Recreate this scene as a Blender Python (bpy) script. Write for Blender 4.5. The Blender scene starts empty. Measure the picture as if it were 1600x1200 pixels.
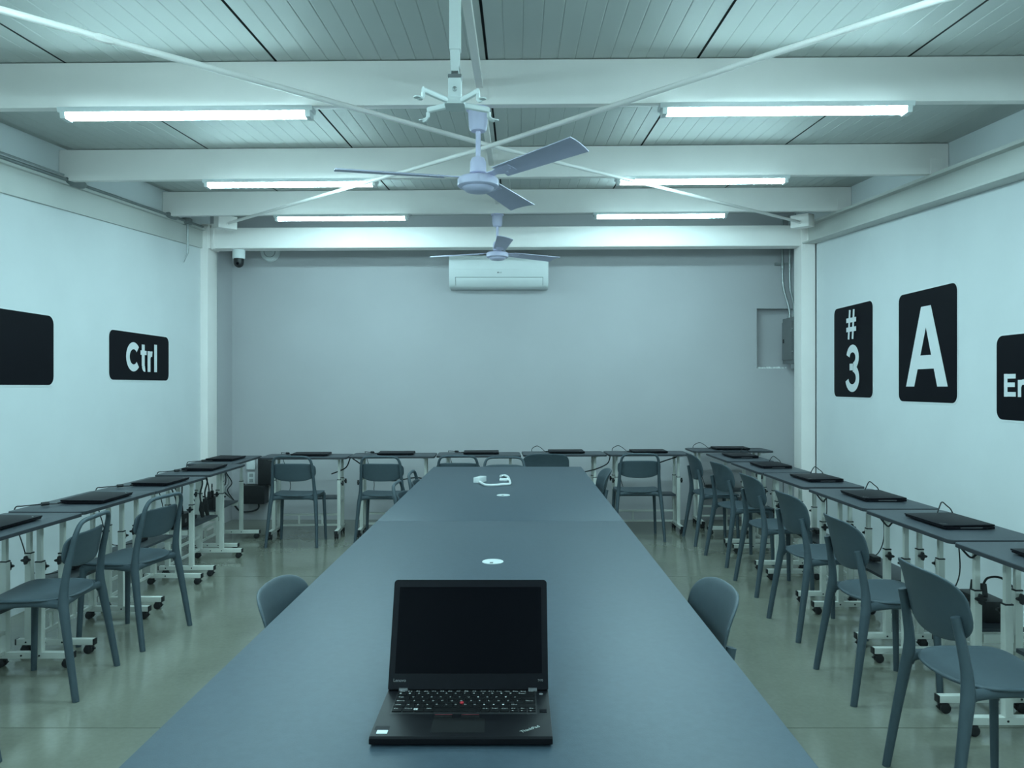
import bpy, bmesh, math, random
from mathutils import Vector, Matrix
random.seed(7)
C = bpy.context.scene.collection
SC = bpy.context.scene
R = math.radians

# ------------------------------------------------------------------ camera, world, exposure
cam_d = bpy.data.cameras.new('camera')
cam_d.sensor_width = 36.0
cam_d.lens = 27.0                       # 1200 px on a 1600 px wide frame
cam_d.shift_x = -9 / 1600
cam_d.shift_y = 4 / 1600
cam_d.clip_start = 0.05
cam = bpy.data.objects.new('camera', cam_d)
cam.location = (0, 0, 1.40)
cam.rotation_euler = (R(90), 0, 0)
C.objects.link(cam)
SC.camera = cam
W = bpy.data.worlds.new('world'); SC.world = W
W.use_nodes = True
W.node_tree.nodes['Background'].inputs[0].default_value = (0.35, 0.6, 0.65, 1)
W.node_tree.nodes['Background'].inputs[1].default_value = 0.05
SC.view_settings.view_transform = 'Standard'
SC.view_settings.look = 'None'
SC.view_settings.gamma = 1.0
SC.view_settings.use_curve_mapping = False
SC.view_settings.exposure = 1.42
LAMP_COLOUR = (0.56, 0.93, 1.0, 1)
LAMP_STRENGTH = 34.0

# ------------------------------------------------------------------ materials
def mat(name, col, rough=0.5, metal=0.0, spec=0.5, noise=0.0, nscale=8.0, bump=0.0, bscale=200.0, coat=0.0, stretch=None):
    m = bpy.data.materials.new(name); m.use_nodes = True
    nt = m.node_tree; b = nt.nodes['Principled BSDF']
    b.inputs['Base Color'].default_value = (*col, 1)
    b.inputs['Roughness'].default_value = rough
    b.inputs['Metallic'].default_value = metal
    b.inputs['Specular IOR Level'].default_value = spec
    b.inputs['Coat Weight'].default_value = coat
    if noise or bump:
        tc = nt.nodes.new('ShaderNodeTexCoord')
        src = tc.outputs['Object']
        if stretch:
            mp = nt.nodes.new('ShaderNodeMapping'); mp.inputs['Scale'].default_value = stretch
            nt.links.new(src, mp.inputs[0]); src = mp.outputs[0]
    if noise:
        n = nt.nodes.new('ShaderNodeTexNoise'); n.inputs['Scale'].default_value = nscale
        n.inputs['Detail'].default_value = 6
        nt.links.new(src, n.inputs['Vector'])
        r = nt.nodes.new('ShaderNodeValToRGB')
        r.color_ramp.elements[0].position = 0.3; r.color_ramp.elements[1].position = 0.7
        r.color_ramp.elements[0].color = (*[c * (1 - noise) for c in col], 1)
        r.color_ramp.elements[1].color = (*[min(1, c * (1 + noise)) for c in col], 1)
        nt.links.new(n.outputs['Fac'], r.inputs[0])
        nt.links.new(r.outputs[0], b.inputs['Base Color'])
    if bump:
        n2 = nt.nodes.new('ShaderNodeTexNoise'); n2.inputs['Scale'].default_value = bscale
        nt.links.new(src, n2.inputs['Vector'])
        bp = nt.nodes.new('ShaderNodeBump'); bp.inputs['Strength'].default_value = bump
        bp.inputs['Distance'].default_value = 0.002
        nt.links.new(n2.outputs['Fac'], bp.inputs['Height'])
        nt.links.new(bp.outputs[0], b.inputs['Normal'])
    return m

M = {}
M['wall'] = mat('white_wall_paint', (0.725, 0.745, 0.755), 0.75, noise=0.02, nscale=3, bump=0.15, bscale=90)
M['grey_wall'] = mat('grey_wall_paint', (0.47, 0.46, 0.475), 0.8, noise=0.02, nscale=2, bump=0.15, bscale=90)
M['steel'] = mat('cream_steel_paint', (0.93, 0.87, 0.84), 0.5, noise=0.02, nscale=4)
M['shaded_side_steel'] = mat('cream_side_beam_shaded', (0.58, 0.58, 0.55), 0.5, noise=0.02, nscale=4)  # cream steel with the dimmer light along the wall tops put into its colour
M['ceiling'] = mat('ceiling_panel_paint', (0.53, 0.54, 0.52), 0.58, spec=0.25, noise=0.03, nscale=1.2)
M['seam'] = mat('dark_seam', (0.03, 0.035, 0.035), 0.8, noise=0.1, nscale=20)
M['laminate'] = mat('grey_laminate', (0.050, 0.073, 0.095), 0.42, spec=0.27, noise=0.06, nscale=60, bump=0.1, bscale=400)
M['desk_top'] = mat('dark_desk_laminate', (0.052, 0.062, 0.074), 0.42, spec=0.35, noise=0.08, nscale=70, bump=0.08, bscale=400)
M['desk_edge'] = mat('dark_edge_band', (0.03, 0.033, 0.04), 0.5, noise=0.05, nscale=30)
M['white_metal'] = mat('white_powder_coat', (0.66, 0.67, 0.62), 0.45, noise=0.02, nscale=12)
M['chair'] = mat('grey_polypropylene', (0.056, 0.080, 0.096), 0.5, spec=0.4, noise=0.04, nscale=40, bump=0.12, bscale=500)
M['black_plastic'] = mat('black_plastic', (0.012, 0.012, 0.014), 0.5, noise=0.15, nscale=30)
M['laptop'] = mat('black_laptop_shell', (0.006, 0.006, 0.009), 0.45, spec=0.11, noise=0.08, nscale=60, bump=0.05, bscale=600)
M['palm'] = mat('soft_black_palm_rest', (0.006, 0.006, 0.008), 0.42, spec=0.15, noise=0.08, nscale=60)
M['screen'] = mat('dark_screen', (0.002, 0.002, 0.004), 0.35, spec=0.06, noise=0.05, nscale=5)
M['keycap'] = mat('key_plastic', (0.005, 0.005, 0.006), 0.6, spec=0.2, noise=0.05, nscale=60)
M['legend'] = mat('key_legend_print', (0.55, 0.55, 0.55), 0.6, noise=0.02, nscale=60)
M['logo_grey'] = mat('grey_logo_print', (0.20, 0.20, 0.21), 0.5, noise=0.02, nscale=60)
M['logo_silver'] = mat('silver_logo', (0.42, 0.46, 0.44), 0.4, noise=0.02, nscale=60)
M['red'] = mat('red_rubber', (0.45, 0.015, 0.03), 0.6, noise=0.05, nscale=60)
M['red_line'] = mat('dull_red_print', (0.16, 0.02, 0.03), 0.6, noise=0.05, nscale=60)
M['sticker'] = mat('pale_sticker', (0.72, 0.80, 0.85), 0.4, noise=0.05, nscale=80)
M['hinge'] = mat('grey_hinge_metal', (0.16, 0.16, 0.17), 0.4, metal=0.6, noise=0.05, nscale=60)
M['sign_black'] = mat('black_vinyl', (0.005, 0.005, 0.008), 0.5, spec=0.08, noise=0.05, nscale=5)
M['sign_white'] = mat('white_vinyl', (0.75, 0.77, 0.78), 0.6, noise=0.01, nscale=5)
M['fan'] = mat('lilac_white_enamel', (0.66, 0.63, 0.82), 0.38, noise=0.02, nscale=10)
M['fan_blade'] = mat('fan_blade_enamel', (0.54, 0.52, 0.68), 0.45, noise=0.03, nscale=10)
M['white_plastic'] = mat('white_plastic', (0.74, 0.76, 0.76), 0.35, noise=0.01, nscale=10)
M['ac_groove'] = mat('grey_groove', (0.35, 0.37, 0.37), 0.5, noise=0.03, nscale=20)
M['galv'] = mat('galvanised_steel', (0.38, 0.40, 0.40), 0.42, metal=0.75, noise=0.10, nscale=25)
M['galv_dark'] = mat('grey_conduit', (0.22, 0.24, 0.24), 0.45, metal=0.5, noise=0.10, nscale=25)
M['panel_grey'] = mat('grey_breaker_panel', (0.17, 0.175, 0.18), 0.5, noise=0.05, nscale=15)
M['cord'] = mat('black_cord_rubber', (0.014, 0.014, 0.016), 0.55, noise=0.1, nscale=60)
M['pale_cord'] = mat('pale_cord', (0.45, 0.47, 0.46), 0.5, noise=0.05, nscale=60)
M['grommet'] = mat('white_grommet_plastic', (0.66, 0.70, 0.70), 0.4, noise=0.03, nscale=40)
M['debris'] = mat('torn_plaster', (0.75, 0.76, 0.75), 0.8, noise=0.2, nscale=30)

def lamp_mat():
    m = bpy.data.materials.new('lit_tube_diffuser'); m.use_nodes = True
    b = m.node_tree.nodes['Principled BSDF']
    b.inputs['Base Color'].default_value = (0.8, 0.8, 0.8, 1)
    b.inputs['Emission Color'].default_value = LAMP_COLOUR
    b.inputs['Emission Strength'].default_value = LAMP_STRENGTH
    return m
M['lamp'] = lamp_mat()

def floor_mat():
    m = mat('polished_concrete', (0.30, 0.285, 0.225), 0.12, spec=0.9)
    nt = m.node_tree; b = nt.nodes['Principled BSDF']
    tc = nt.nodes.new('ShaderNodeTexCoord')
    n1 = nt.nodes.new('ShaderNodeTexNoise'); n1.inputs['Scale'].default_value = 0.9; n1.inputs['Detail'].default_value = 8; n1.inputs['Roughness'].default_value = 0.62
    n2 = nt.nodes.new('ShaderNodeTexNoise'); n2.inputs['Scale'].default_value = 45; n2.inputs['Detail'].default_value = 5
    nt.links.new(tc.outputs['Object'], n1.inputs['Vector']); nt.links.new(tc.outputs['Object'], n2.inputs['Vector'])
    r1 = nt.nodes.new('ShaderNodeValToRGB')
    r1.color_ramp.elements[0].position = 0.34; r1.color_ramp.elements[0].color = (0.178, 0.182, 0.146, 1)
    r1.color_ramp.elements[1].position = 0.66; r1.color_ramp.elements[1].color = (0.240, 0.246, 0.200, 1)
    nt.links.new(n1.outputs['Fac'], r1.inputs[0])
    r2 = nt.nodes.new('ShaderNodeValToRGB')
    r2.color_ramp.elements[0].color = (0.86, 0.86, 0.86, 1); r2.color_ramp.elements[1].color = (1.1, 1.1, 1.1, 1)
    nt.links.new(n2.outputs['Fac'], r2.inputs[0])
    mx = nt.nodes.new('ShaderNodeMix'); mx.data_type = 'RGBA'; mx.blend_type = 'MULTIPLY'
    mx.inputs[0].default_value = 1.0
    nt.links.new(r1.outputs[0], mx.inputs[6]); nt.links.new(r2.outputs[0], mx.inputs[7])
    nt.links.new(mx.outputs[2], b.inputs['Base Color'])
    r3 = nt.nodes.new('ShaderNodeMapRange'); r3.inputs[3].default_value = 0.07; r3.inputs[4].default_value = 0.20
    nt.links.new(n1.outputs['Fac'], r3.inputs[0]); nt.links.new(r3.outputs[0], b.inputs['Roughness'])
    return m
M['floor'] = floor_mat()

# ------------------------------------------------------------------ mesh helpers
class MB:
    def __init__(s): s.v = []; s.f = []; s.mi = []
    def add(s, vs, fs, mi=0):
        o = len(s.v); s.v += [tuple(v) for v in vs]
        for f in fs: s.f.append(tuple(i + o for i in f)); s.mi.append(mi)
        return s
    def box(s, x0, x1, y0, y1, z0, z1, mi=0):
        return s.add([(x0,y0,z0),(x1,y0,z0),(x1,y1,z0),(x0,y1,z0),(x0,y0,z1),(x1,y0,z1),(x1,y1,z1),(x0,y1,z1)],
                     [(0,3,2,1),(4,5,6,7),(0,1,5,4),(1,2,6,5),(2,3,7,6),(3,0,4,7)], mi)
    def cbox(s, cx, cy, cz, sx, sy, sz, mi=0):
        return s.box(cx-sx/2, cx+sx/2, cy-sy/2, cy+sy/2, cz-sz/2, cz+sz/2, mi)
    def tube(s, pts, rad, n=10, flat=1.0, cap=True, smooth_steps=0, up=None, mi=0):
        P = [Vector(p) for p in pts]
        rad = list(rad) if isinstance(rad, (list, tuple)) else [rad] * len(P)
        flat = list(flat) if isinstance(flat, (list, tuple)) else [flat] * len(P)
        if smooth_steps and len(P) > 2:
            Q, rr, ff = [], [], []
            for i in range(len(P) - 1):
                p0, p1, p2, p3 = P[max(i-1,0)], P[i], P[i+1], P[min(i+2,len(P)-1)]
                for k in range(smooth_steps):
                    t = k / smooth_steps
                    Q.append(0.5*((2*p1)+(p2-p0)*t+(2*p0-5*p1+4*p2-p3)*t*t+(3*p1-p0-3*p2+p3)*t**3))
                    rr.append(rad[i]*(1-t)+rad[i+1]*t); ff.append(flat[i]*(1-t)+flat[i+1]*t)
            Q.append(P[-1]); rr.append(rad[-1]); ff.append(flat[-1])
            P, rad, flat = Q, rr, ff
        vs, fs = [], []
        N = len(P); prev = None
        for i in range(N):
            t = (P[min(i+1,N-1)] - P[max(i-1,0)]).normalized()
            if up is not None:
                u = Vector(up) - t * t.dot(Vector(up))
            elif prev is None:
                u = t.orthogonal()
            else:
                u = prev - t * t.dot(prev)
            if u.length < 1e-6: u = t.orthogonal()
            u.normalize(); prev = u; w = t.cross(u)
            for k in range(n):
                a = 2*math.pi*k/n
                vs.append(P[i] + u*(math.cos(a)*rad[i]) + w*(math.sin(a)*rad[i]*flat[i]))
        for i in range(N-1):
            for k in range(n):
                a, b = i*n+k, i*n+(k+1)%n
                fs.append((a, b, b+n, a+n))
        if cap:
            fs.append(tuple(range(n-1,-1,-1))); fs.append(tuple((N-1)*n+k for k in range(n)))
        return s.add(vs, fs, mi)
    def lathe(s, prof, n=24, c=(0,0,0), axis='z', mi=0):
        vs, fs = [], []
        for r, h in prof:
            for k in range(n):
                a = 2*math.pi*k/n
                x, y = r*math.cos(a), r*math.sin(a)
                p = (x, y, h) if axis == 'z' else ((h, x, y) if axis == 'x' else (x, h, -y))
                vs.append((p[0]+c[0], p[1]+c[1], p[2]+c[2]))
        for i in range(len(prof)-1):
            for k in range(n):
                a, b = i*n+k, i*n+(k+1)%n
                fs.append((a, b, b+n, a+n))
        fs.append(tuple(range(n-1,-1,-1))); fs.append(tuple((len(prof)-1)*n+k for k in range(n)))
        return s.add(vs, fs, mi)
    def prism(s, outline, h0, h1, axis='z', mi=0):
        """outline (a,b): axis z -> (a,b,h); y -> (a,h,b); x -> (h,a,b)"""
        n = len(outline)
        def m(a, b, h): return (a, b, h) if axis == 'z' else ((a, h, b) if axis == 'y' else (h, a, b))
        vs = [m(a, b, h0) for a, b in outline] + [m(a, b, h1) for a, b in outline]
        fs = [tuple(range(n-1,-1,-1)), tuple(range(n, 2*n))]
        fs += [(k, (k+1)%n, n+(k+1)%n, n+k) for k in range(n)]
        return s.add(vs, fs, mi)
    def build(s, name, m, parent=None, bevel=0.0, seg=2, smooth=True, angle=40):
        me = bpy.data.meshes.new(name)
        me.from_pydata([tuple(v) for v in s.v], [], s.f)
        ms = m if isinstance(m, (list, tuple)) else [m]
        for k in ms: me.materials.append(k)
        for p, i in zip(me.polygons, s.mi): p.material_index = i
        bm = bmesh.new(); bm.from_mesh(me)
        bmesh.ops.recalc_face_normals(bm, faces=bm.faces)
        if bevel:
            es = [e for e in bm.edges if len(e.link_faces) == 2 and e.calc_face_angle(0) > R(35)]
            bmesh.ops.bevel(bm, geom=es, offset=bevel, segments=seg, profile=0.7, affect='EDGES', clamp_overlap=True)
        if smooth:
            for f in bm.faces: f.smooth = True
            for e in bm.edges:
                if len(e.link_faces) == 2 and e.calc_face_angle(0) > R(angle): e.smooth = False
        bm.to_mesh(me); bm.free()
        o = bpy.data.objects.new(name, me); C.objects.link(o)
        if parent is not None: o.parent = parent
        return o

def rrect(x0, x1, y0, y1, r, n=6):
    rs = r if isinstance(r, (list, tuple)) else [r]*4
    cs = [(x1, y1, 0, rs[0], -1, -1), (x0, y1, 90, rs[1], 1, -1), (x0, y0, 180, rs[2], 1, 1), (x1, y0, 270, rs[3], -1, 1)]
    out = []
    for cx, cy, a0, r_, sx, sy in cs:
        for k in range(n+1):
            a = R(a0 + 90*k/n)
            out.append((cx + sx*r_ + r_*math.cos(a), cy + sy*r_ + r_*math.sin(a)))
    return out

def props(o, label=None, cat=None, group=None, kind=None):
    if label: o['label'] = label
    if cat: o['category'] = cat
    if group: o['group'] = group
    if kind: o['kind'] = kind
    return o
def thing(name, label, cat, loc=(0,0,0), rotz=0, group=None):
    o = bpy.data.objects.new(name, None); o.empty_display_size = 0.1; C.objects.link(o)
    o.location = loc; o.rotation_euler = (0, 0, rotz)
    return props(o, label, cat, group)
def struct(o, label=None): return props(o, label, kind='structure')
def dup(root, loc, rotz=0, label=None, group=None):
    r = root.copy(); C.objects.link(r); r.location = loc; r.rotation_euler = (0, 0, rotz)
    if label: r['label'] = label
    if group: r['group'] = group
    def rec(src, dst):
        for ch in list(src.children):
            c = ch.copy(); C.objects.link(c); c.parent = dst; rec(ch, c)
    rec(root, r)
    return r

# text: built-in font outlines turned into a mesh, scaled to a box
_tc = {}
def text_geo(s, bold=0.0):
    k = (s, bold)
    if k not in _tc:
        cu = bpy.data.curves.new('lettering', 'FONT'); cu.body = s; cu.offset = bold; cu.resolution_u = 5
        ob = bpy.data.objects.new('lettering', cu); C.objects.link(ob)
        dg = bpy.context.evaluated_depsgraph_get(); dg.update()
        me = bpy.data.meshes.new_from_object(ob.evaluated_get(dg))
        _tc[k] = ([tuple(v.co) for v in me.vertices], [tuple(p.vertices) for p in me.polygons])
        bpy.data.objects.remove(ob); bpy.data.curves.remove(cu); bpy.data.meshes.remove(me)
    return _tc[k]
def add_text(mb, s, org, u, v, w, h, bold=0.0):
    """letters of string s in the box w x h whose lower corner is org; u reading direction, v up"""
    vs, fs = text_geo(s, bold)
    x0 = min(p[0] for p in vs); x1 = max(p[0] for p in vs); y0 = min(p[1] for p in vs); y1 = max(p[1] for p in vs)
    org, u, v = Vector(org), Vector(u), Vector(v)
    mb.add([org + u*((p[0]-x0)/(x1-x0)*w) + v*((p[1]-y0)/(y1-y0)*h) for p in vs], fs)
    return mb
def stroke(mb, pts, w, org, u, v, n):
    """thick polyline (bevel-less) in the plane org,u,v raised by n"""
    org, u, v = Vector(org), Vector(u), Vector(v)
    n = v.cross(u) * -0.0002 * (len(mb.f) % 97 + 1)
    L, Rr = [], []
    N = len(pts)
    for i in range(N):
        a = Vector(pts[max(i-1,0)]).to_2d(); b = Vector(pts[min(i+1,N-1)]).to_2d(); d = (b-a).normalized()
        nn = Vector((-d.y, d.x)); p = Vector(pts[i]).to_2d()
        ww = w[i] if isinstance(w, (list, tuple)) else w
        L.append(p+nn*ww/2); Rr.append(p-nn*ww/2)
    vs = [org+u*p.x+v*p.y+n for p in L] + [org+u*p.x+v*p.y+n for p in Rr]
    mb.add(vs, [(i, i+1, N+i+1, N+i) for i in range(N-1)])
def arc(cx, cy, rx, ry, a0, a1, n=14):
    return [(cx+rx*math.cos(R(a0+(a1-a0)*k/n)), cy+ry*math.sin(R(a0+(a1-a0)*k/n))) for k in range(n+1)]

# ------------------------------------------------------------------ room
XL, XR, YB, YF = -3.08, 2.893, 8.08, -3.2
def roof(x, y): return 2.652 + 0.0658*y + 0.0075*(x - XL)
def sbox(mb, x0, x1, y0, y1, d0, d1, mi=0, f=roof):
    """box that follows the roof pitch; d0, d1 are offsets from the roof plane"""
    vs = [(x, y, f(x, y)+d) for d in (d0, d1) for x, y in ((x0,y0),(x1,y0),(x1,y1),(x0,y1))]
    return mb.add(vs, [(0,3,2,1),(4,5,6,7),(0,1,5,4),(1,2,6,5),(2,3,7,6),(3,0,4,7)], mi)

# floor with saw-cut joints
mb = MB()
js = [YF-0.1, -1.85, 0.65, 3.15, 5.66, YB+0.1]
for a, b in zip(js[:-1], js[1:]): mb.box(XL-0.1, XR+0.15, a+0.0025, b-0.0025, -0.1, 0, 0)
mb.box(XL-0.1, XR+0.15, YF-0.1, YB+0.1, -0.12, -0.006, 1)
struct(mb.build('floor', [M['floor'], M['seam']], smooth=False), 'polished beige concrete floor with saw cut joints')

# ceiling: ribbed sandwich panels, dark seams between panels
mb = MB()
prof = []
x = XL - 0.02
seam0, pw, nr = -0.142, 0.972, 12
k0 = math.floor((XL - seam0)/pw) - 1
pts = []
for k in range(k0, k0+9):
    s = seam0 + k*pw
    if -2.9 < s < 2.6: pts += [(s-0.006, 0, 0), (s-0.005, 0.014, 1), (s+0.005, 0.014, 1), (s+0.006, 0, 0)]
    for j in range(1, nr):
        q = s + pw*j/nr
        dd = 0.0022
        pts += [(q-0.004, 0, 0), (q-0.001, dd, 0), (q+0.001, dd, 0), (q+0.004, 0, 0)]
pts = [p for p in pts if XL-0.05 < p[0] < XR+0.1]
for i in range(len(pts)-1):
    (xa, da, sa), (xb, db, sb) = pts[i], pts[i+1]
    mi = 1 if (sa or sb) else 0
    mb.add([(xa, YF-0.05, roof(xa, YF-0.05)+da), (xb, YF-0.05, roof(xb, YF-0.05)+db), (xb, YB+0.05, roof(xb, YB+0.05)+db), (xa, YB+0.05, roof(xa, YB+0.05)+da)], [(0,1,2,3)], mi)
sbox(mb, XL-0.1, XR+0.15, YF-0.1, YB+0.1, 0.02, 0.12, 0)
struct(mb.build('ceiling', [M['ceiling'], M['seam']], smooth=False), 'ribbed grey metal ceiling panels with dark seams')

# walls
def wallbox(name, x0, x1, y0, y1, m, label):
    mb = MB()
    vs = [(x, y, -0.1) for x, y in ((x0,y0),(x1,y0),(x1,y1),(x0,y1))] + [(x, y, roof(x,y)+0.02) for x, y in ((x0,y0),(x1,y0),(x1,y1),(x0,y1))]
    mb.add(vs, [(0,3,2,1),(4,5,6,7),(0,1,5,4),(1,2,6,5),(2,3,7,6),(3,0,4,7)])
    return struct(mb.build(name, m, smooth=False), label)
wallbox('wall_left', XL-0.12, XL, YF-0.1, YB+0.12, M['wall'], 'white painted side wall carrying the Ctrl key sign')
mb = MB()
def rw(x0, x1, y0, y1):
    vs = [(x, y, -0.1) for x, y in ((x0,y0),(x1,y0),(x1,y1),(x0,y1))] + [(x, y, roof(x,y)+0.02) for x, y in ((x0,y0),(x1,y0),(x1,y1),(x0,y1))]
    mb.add(vs, [(0,3,2,1),(4,5,6,7),(0,1,5,4),(1,2,6,5),(2,3,7,6),(3,0,4,7)])
rw(XR, XR+0.12, YF-0.1, 7.435); rw(XR+0.02, XR+0.14, 7.435, YB+0.12)
struct(mb.build('wall_right', M['wall'], smooth=False), 'white painted side wall carrying the A key sign')
wallbox('wall_front', XL-0.1, XR+0.15, YF-0.12, YF, M['wall'], 'white end wall behind the camera')
# back wall with a recess for the breaker panel
NX0, NX1, NZ0, NZ1 = 2.515, XR+0.02, 1.59, 2.22
mb = MB()
mb.box(XL-0.1, NX0, YB, YB+0.25, -0.1, 3.4)
mb.box(NX0, NX1+0.1, YB, YB+0.25, -0.1, NZ0)
mb.box(NX0, NX1+0.1, YB, YB+0.25, NZ1, 3.4)
mb.box(NX0, NX1+0.1, YB+0.11, YB+0.25, NZ0, NZ1)
struct(mb.build('wall_back', M['grey_wall'], smooth=False), 'grey painted back wall with a square recess near the breaker panel')
mb = MB(); mb.box(XL, -3.006, 7.69, YB, 0, 3.17)
struct(mb.build('trim_1', M['grey_wall'], smooth=False), 'grey painted corner return behind the column at the Ctrl sign wall')
mb = MB()
for i in range(26):
    q = NX0 + 0.02 + 0.30*random.random()
    w_, h_ = 0.012+0.03*random.random(), 0.006+0.014*random.random()
    mb.cbox(q, YB+0.02+0.03*random.random(), NZ0+h_/2, w_, 0.02, h_)
props(mb.build('plaster_scraps', M['debris'], bevel=0.002), 'torn white plaster scraps on the ledge of the wall recess', 'plaster', kind='stuff')

# roof beams (purlins)
BEAM_Y = [-2.7, -1.15, 0.42, 2.0, 3.56, 5.18, 6.68]
names = ['seventh', 'sixth', 'fifth', 'fourth', 'third', 'second', 'first']
for y, nme in zip(BEAM_Y, names):
    root = thing('ceiling_beam', f'cream painted cross beam under the ceiling, {nme} in front of the back wall beam', 'beam')
    root['kind'] = 'structure'
    mb = MB(); sbox(mb, XL+0.003, XR-0.003, y-0.03, y+0.03, -0.210, -0.004)
    mb.build('beam_web', M['steel'], root, bevel=0.006)
    mb = MB(); sbox(mb, XR-0.125, XR-0.045, y-0.036, y-0.0305, -0.205, -0.105)
    mb.build('cleat_plate', M['steel'], root, bevel=0.001)
    mb = MB(); sbox(mb, -0.215, -0.135, y-0.034, y-0.0305, -0.19, -0.05)
    mb.build('cleat_plate', M['steel'], root, bevel=0.001)
# side beams carrying the purlins
mb = MB()
sbox(mb, XL, XL+0.022, YF, 7.46, -0.400, -0.215)
sbox(mb, XL, XL+0.05, YF, 7.46, -0.232, -0.212)
struct(mb.build('side_beam', M['shaded_side_steel'], bevel=0.003), 'long cream steel beam along the top of the Ctrl sign wall')
mb = MB()
sbox(mb, XR-0.134, XR, YF, 7.46, -0.235, -0.212)
sbox(mb, XR-0.075, XR, YF, 7.46, -0.392, -0.22)
sbox(mb, XR-0.134, XR, YF, 7.46, -0.400, -0.385)
struct(mb.build('side_beam', M['shaded_side_steel'], bevel=0.003), 'long cream steel channel beam along the top of the A sign wall')
# columns and the main back beam
mb = MB(); mb.box(XL, -3.008, 7.45, 7.68, 0, 2.97); mb.box(XL, -2.985, 7.455, 7.675, 2.74, 2.97)
struct(mb.build('corner_column', M['steel'], bevel=0.006), 'cream steel column at the back end of the Ctrl sign wall')
mb = MB(); mb.box(2.752, XR-0.006, 7.45, 7.65, 0, 2.98)
struct(mb.build('corner_column', M['steel'], bevel=0.006), 'cream steel column beside the breaker panel')
def bb(x, y): return 2.741 + 0.0044*(x+2.9)
mb = MB()
sbox(mb, -3.0, 2.755, 7.46, 7.62, 0, 0.203, f=bb)
o = mb.build('back_beam', M['steel'], bevel=0.022, seg=4); struct(o, 'cream steel cross beam between the two corner columns above the air conditioner')
for xx in (-2.96, 2.78):
    mb = MB(); mb.box(xx-0.012, xx+0.012, 7.447, 7.60, 2.735, 2.98); mb.box(xx-0.1, xx+0.1, 7.44, 7.66, 2.965, 2.977)
    struct(mb.build('joint_plate_trim', M['steel'], bevel=0.002), 'steel joint plate where the back beam meets the column by the ' + ('Ctrl sign wall' if xx < 0 else 'breaker panel'))

# struts between purlins
ys = BEAM_Y
lab = ['', '', '', 'thin flat strut under the ceiling between the first pair of visible beams nearest the camera', 'thin flat strut behind the near ceiling fan between two cross beams', 'short flat strut behind the lower cross beam above the far fan']
for i in range(3, 6):
    mb = MB(); sbox(mb, -0.192, -0.160, ys[i]+0.03, ys[i+1]-0.034, -0.135, -0.10)
    props(mb.build('roof_strut', M['steel'], bevel=0.002), lab[i], 'strut', 'struts between the ceiling beams')

# cross bracing rods
Cn = Vector((-0.180, 4.15, 2.700))
ends = [((-2.93, 0.75, 2.50), 'cream brace rod from the ceiling crossing towards the near end of the Ctrl sign wall'),
        ((2.80, 0.78, 2.51), 'cream brace rod from the ceiling crossing towards the near end of the A sign wall'),
        ((-2.71, 7.1, 2.900), 'cream brace rod from the ceiling crossing to the corner by the hanging conduit'),
        ((2.64, 7.1, 2.913), 'cream brace rod from the ceiling crossing to the corner by the breaker panel')]
px = [(0, 15, 2.5), (1465, 0, 2.5)]
for i, (e, lb) in enumerate(ends):
    e = Vector(e)
    if i < 2:
        X, Y, D = px[i]; p = Vector(((X-809)/1200*D, D, 1.4+(604-Y)/1200*D)); e = p + (p-Cn)*0.86; e.z = 2.44; near_p = p
    r = thing('brace_rod', lb, 'brace', group='roof cross bracing')
    off = Vector((0, 0, 0.010 if i in (0, 3) else -0.010))
    mb = MB(); mb.tube([Cn+off] + ([near_p] if i < 2 else []) + [e] + ([Vector((math.copysign(2.95, e.x) if e.x < 0 else 2.74, 7.44, 2.958))] if i >= 2 else []), 0.0125, 10); mb.build('rod', M['steel'], r)
    if i == 0:
        q = Cn + (near_p-Cn)*0.86; d = (near_p-Cn).normalized()
        mb = MB(); mb.tube([q-d*0.03, q-d*0.012, q+d*0.012, q+d*0.03], [0.013, 0.0165, 0.0165, 0.013], 8); mb.build('coupler', M['steel'], r)
    if i >= 2:
        d = (e-Cn).normalized(); q = e - d*0.02
        mb = MB()
        ang = math.atan2(d.y, d.x)
        mb.cbox(0, 0, 0, 0.13, 0.17, 0.115)
        bx = mb.build('end_block', M['steel'], r, bevel=0.004); bx.location = q + Vector((0, 0, 0.012)); bx.rotation_euler = (0, -R(3), ang)
        mb = MB(); mb.tube([q-d*0.075, q-d*0.062], [0.02, 0.02], 8); mb.build('nut', M['steel'], r)

# ------------------------------------------------------------------ strip lights
def strip_light(label):
    r = thing('strip_light', label, 'light', group='ceiling strip lights')
    mb = MB(); mb.prism([(-0.04, 0), (0.04, 0), (0.034, -0.022), (-0.034, -0.022)], -0.585, 0.585, 'x'); mb.build('housing', M['white_plastic'], r, bevel=0.002)
    mb = MB(); mb.prism([(-0.031, -0.0225)] + [(0.031*-math.cos(R(a)), -0.0225-0.026*math.sin(R(a))**0.7) for a in range(15, 166, 15)] + [(0.031, -0.0225)], -0.55, 0.55, 'x')
    mb.build('diffuser', M['lamp'], r)
    for s in (-1, 1):
        mb = MB(); mb.prism([(-0.036, -0.004), (0.036, -0.004), (0.031, -0.05), (-0.031, -0.05)], s*0.5505, s*0.575, 'x'); mb.build('end_cap', M['white_plastic'], r, bevel=0.004)
    return r
L0 = strip_light('lit white strip light')
first = True
for y, nme in zip(BEAM_Y[1:], ['sixth', 'fifth', 'fourth', 'third', 'second', 'first']):
    for x, sd in ((-1.53, 'Ctrl'), (1.24, 'A')):
        lb = f'lit strip light under the {nme} cross beam from the back, {sd} sign side'
        if first: o = L0; first = False; o['label'] = lb
        else: o = dup(L0, (0,0,0), 0, lb)
        o.location = (x, y, roof(x, y)-0.211); o.rotation_euler = (0, -math.atan(0.0075), 0)

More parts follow.
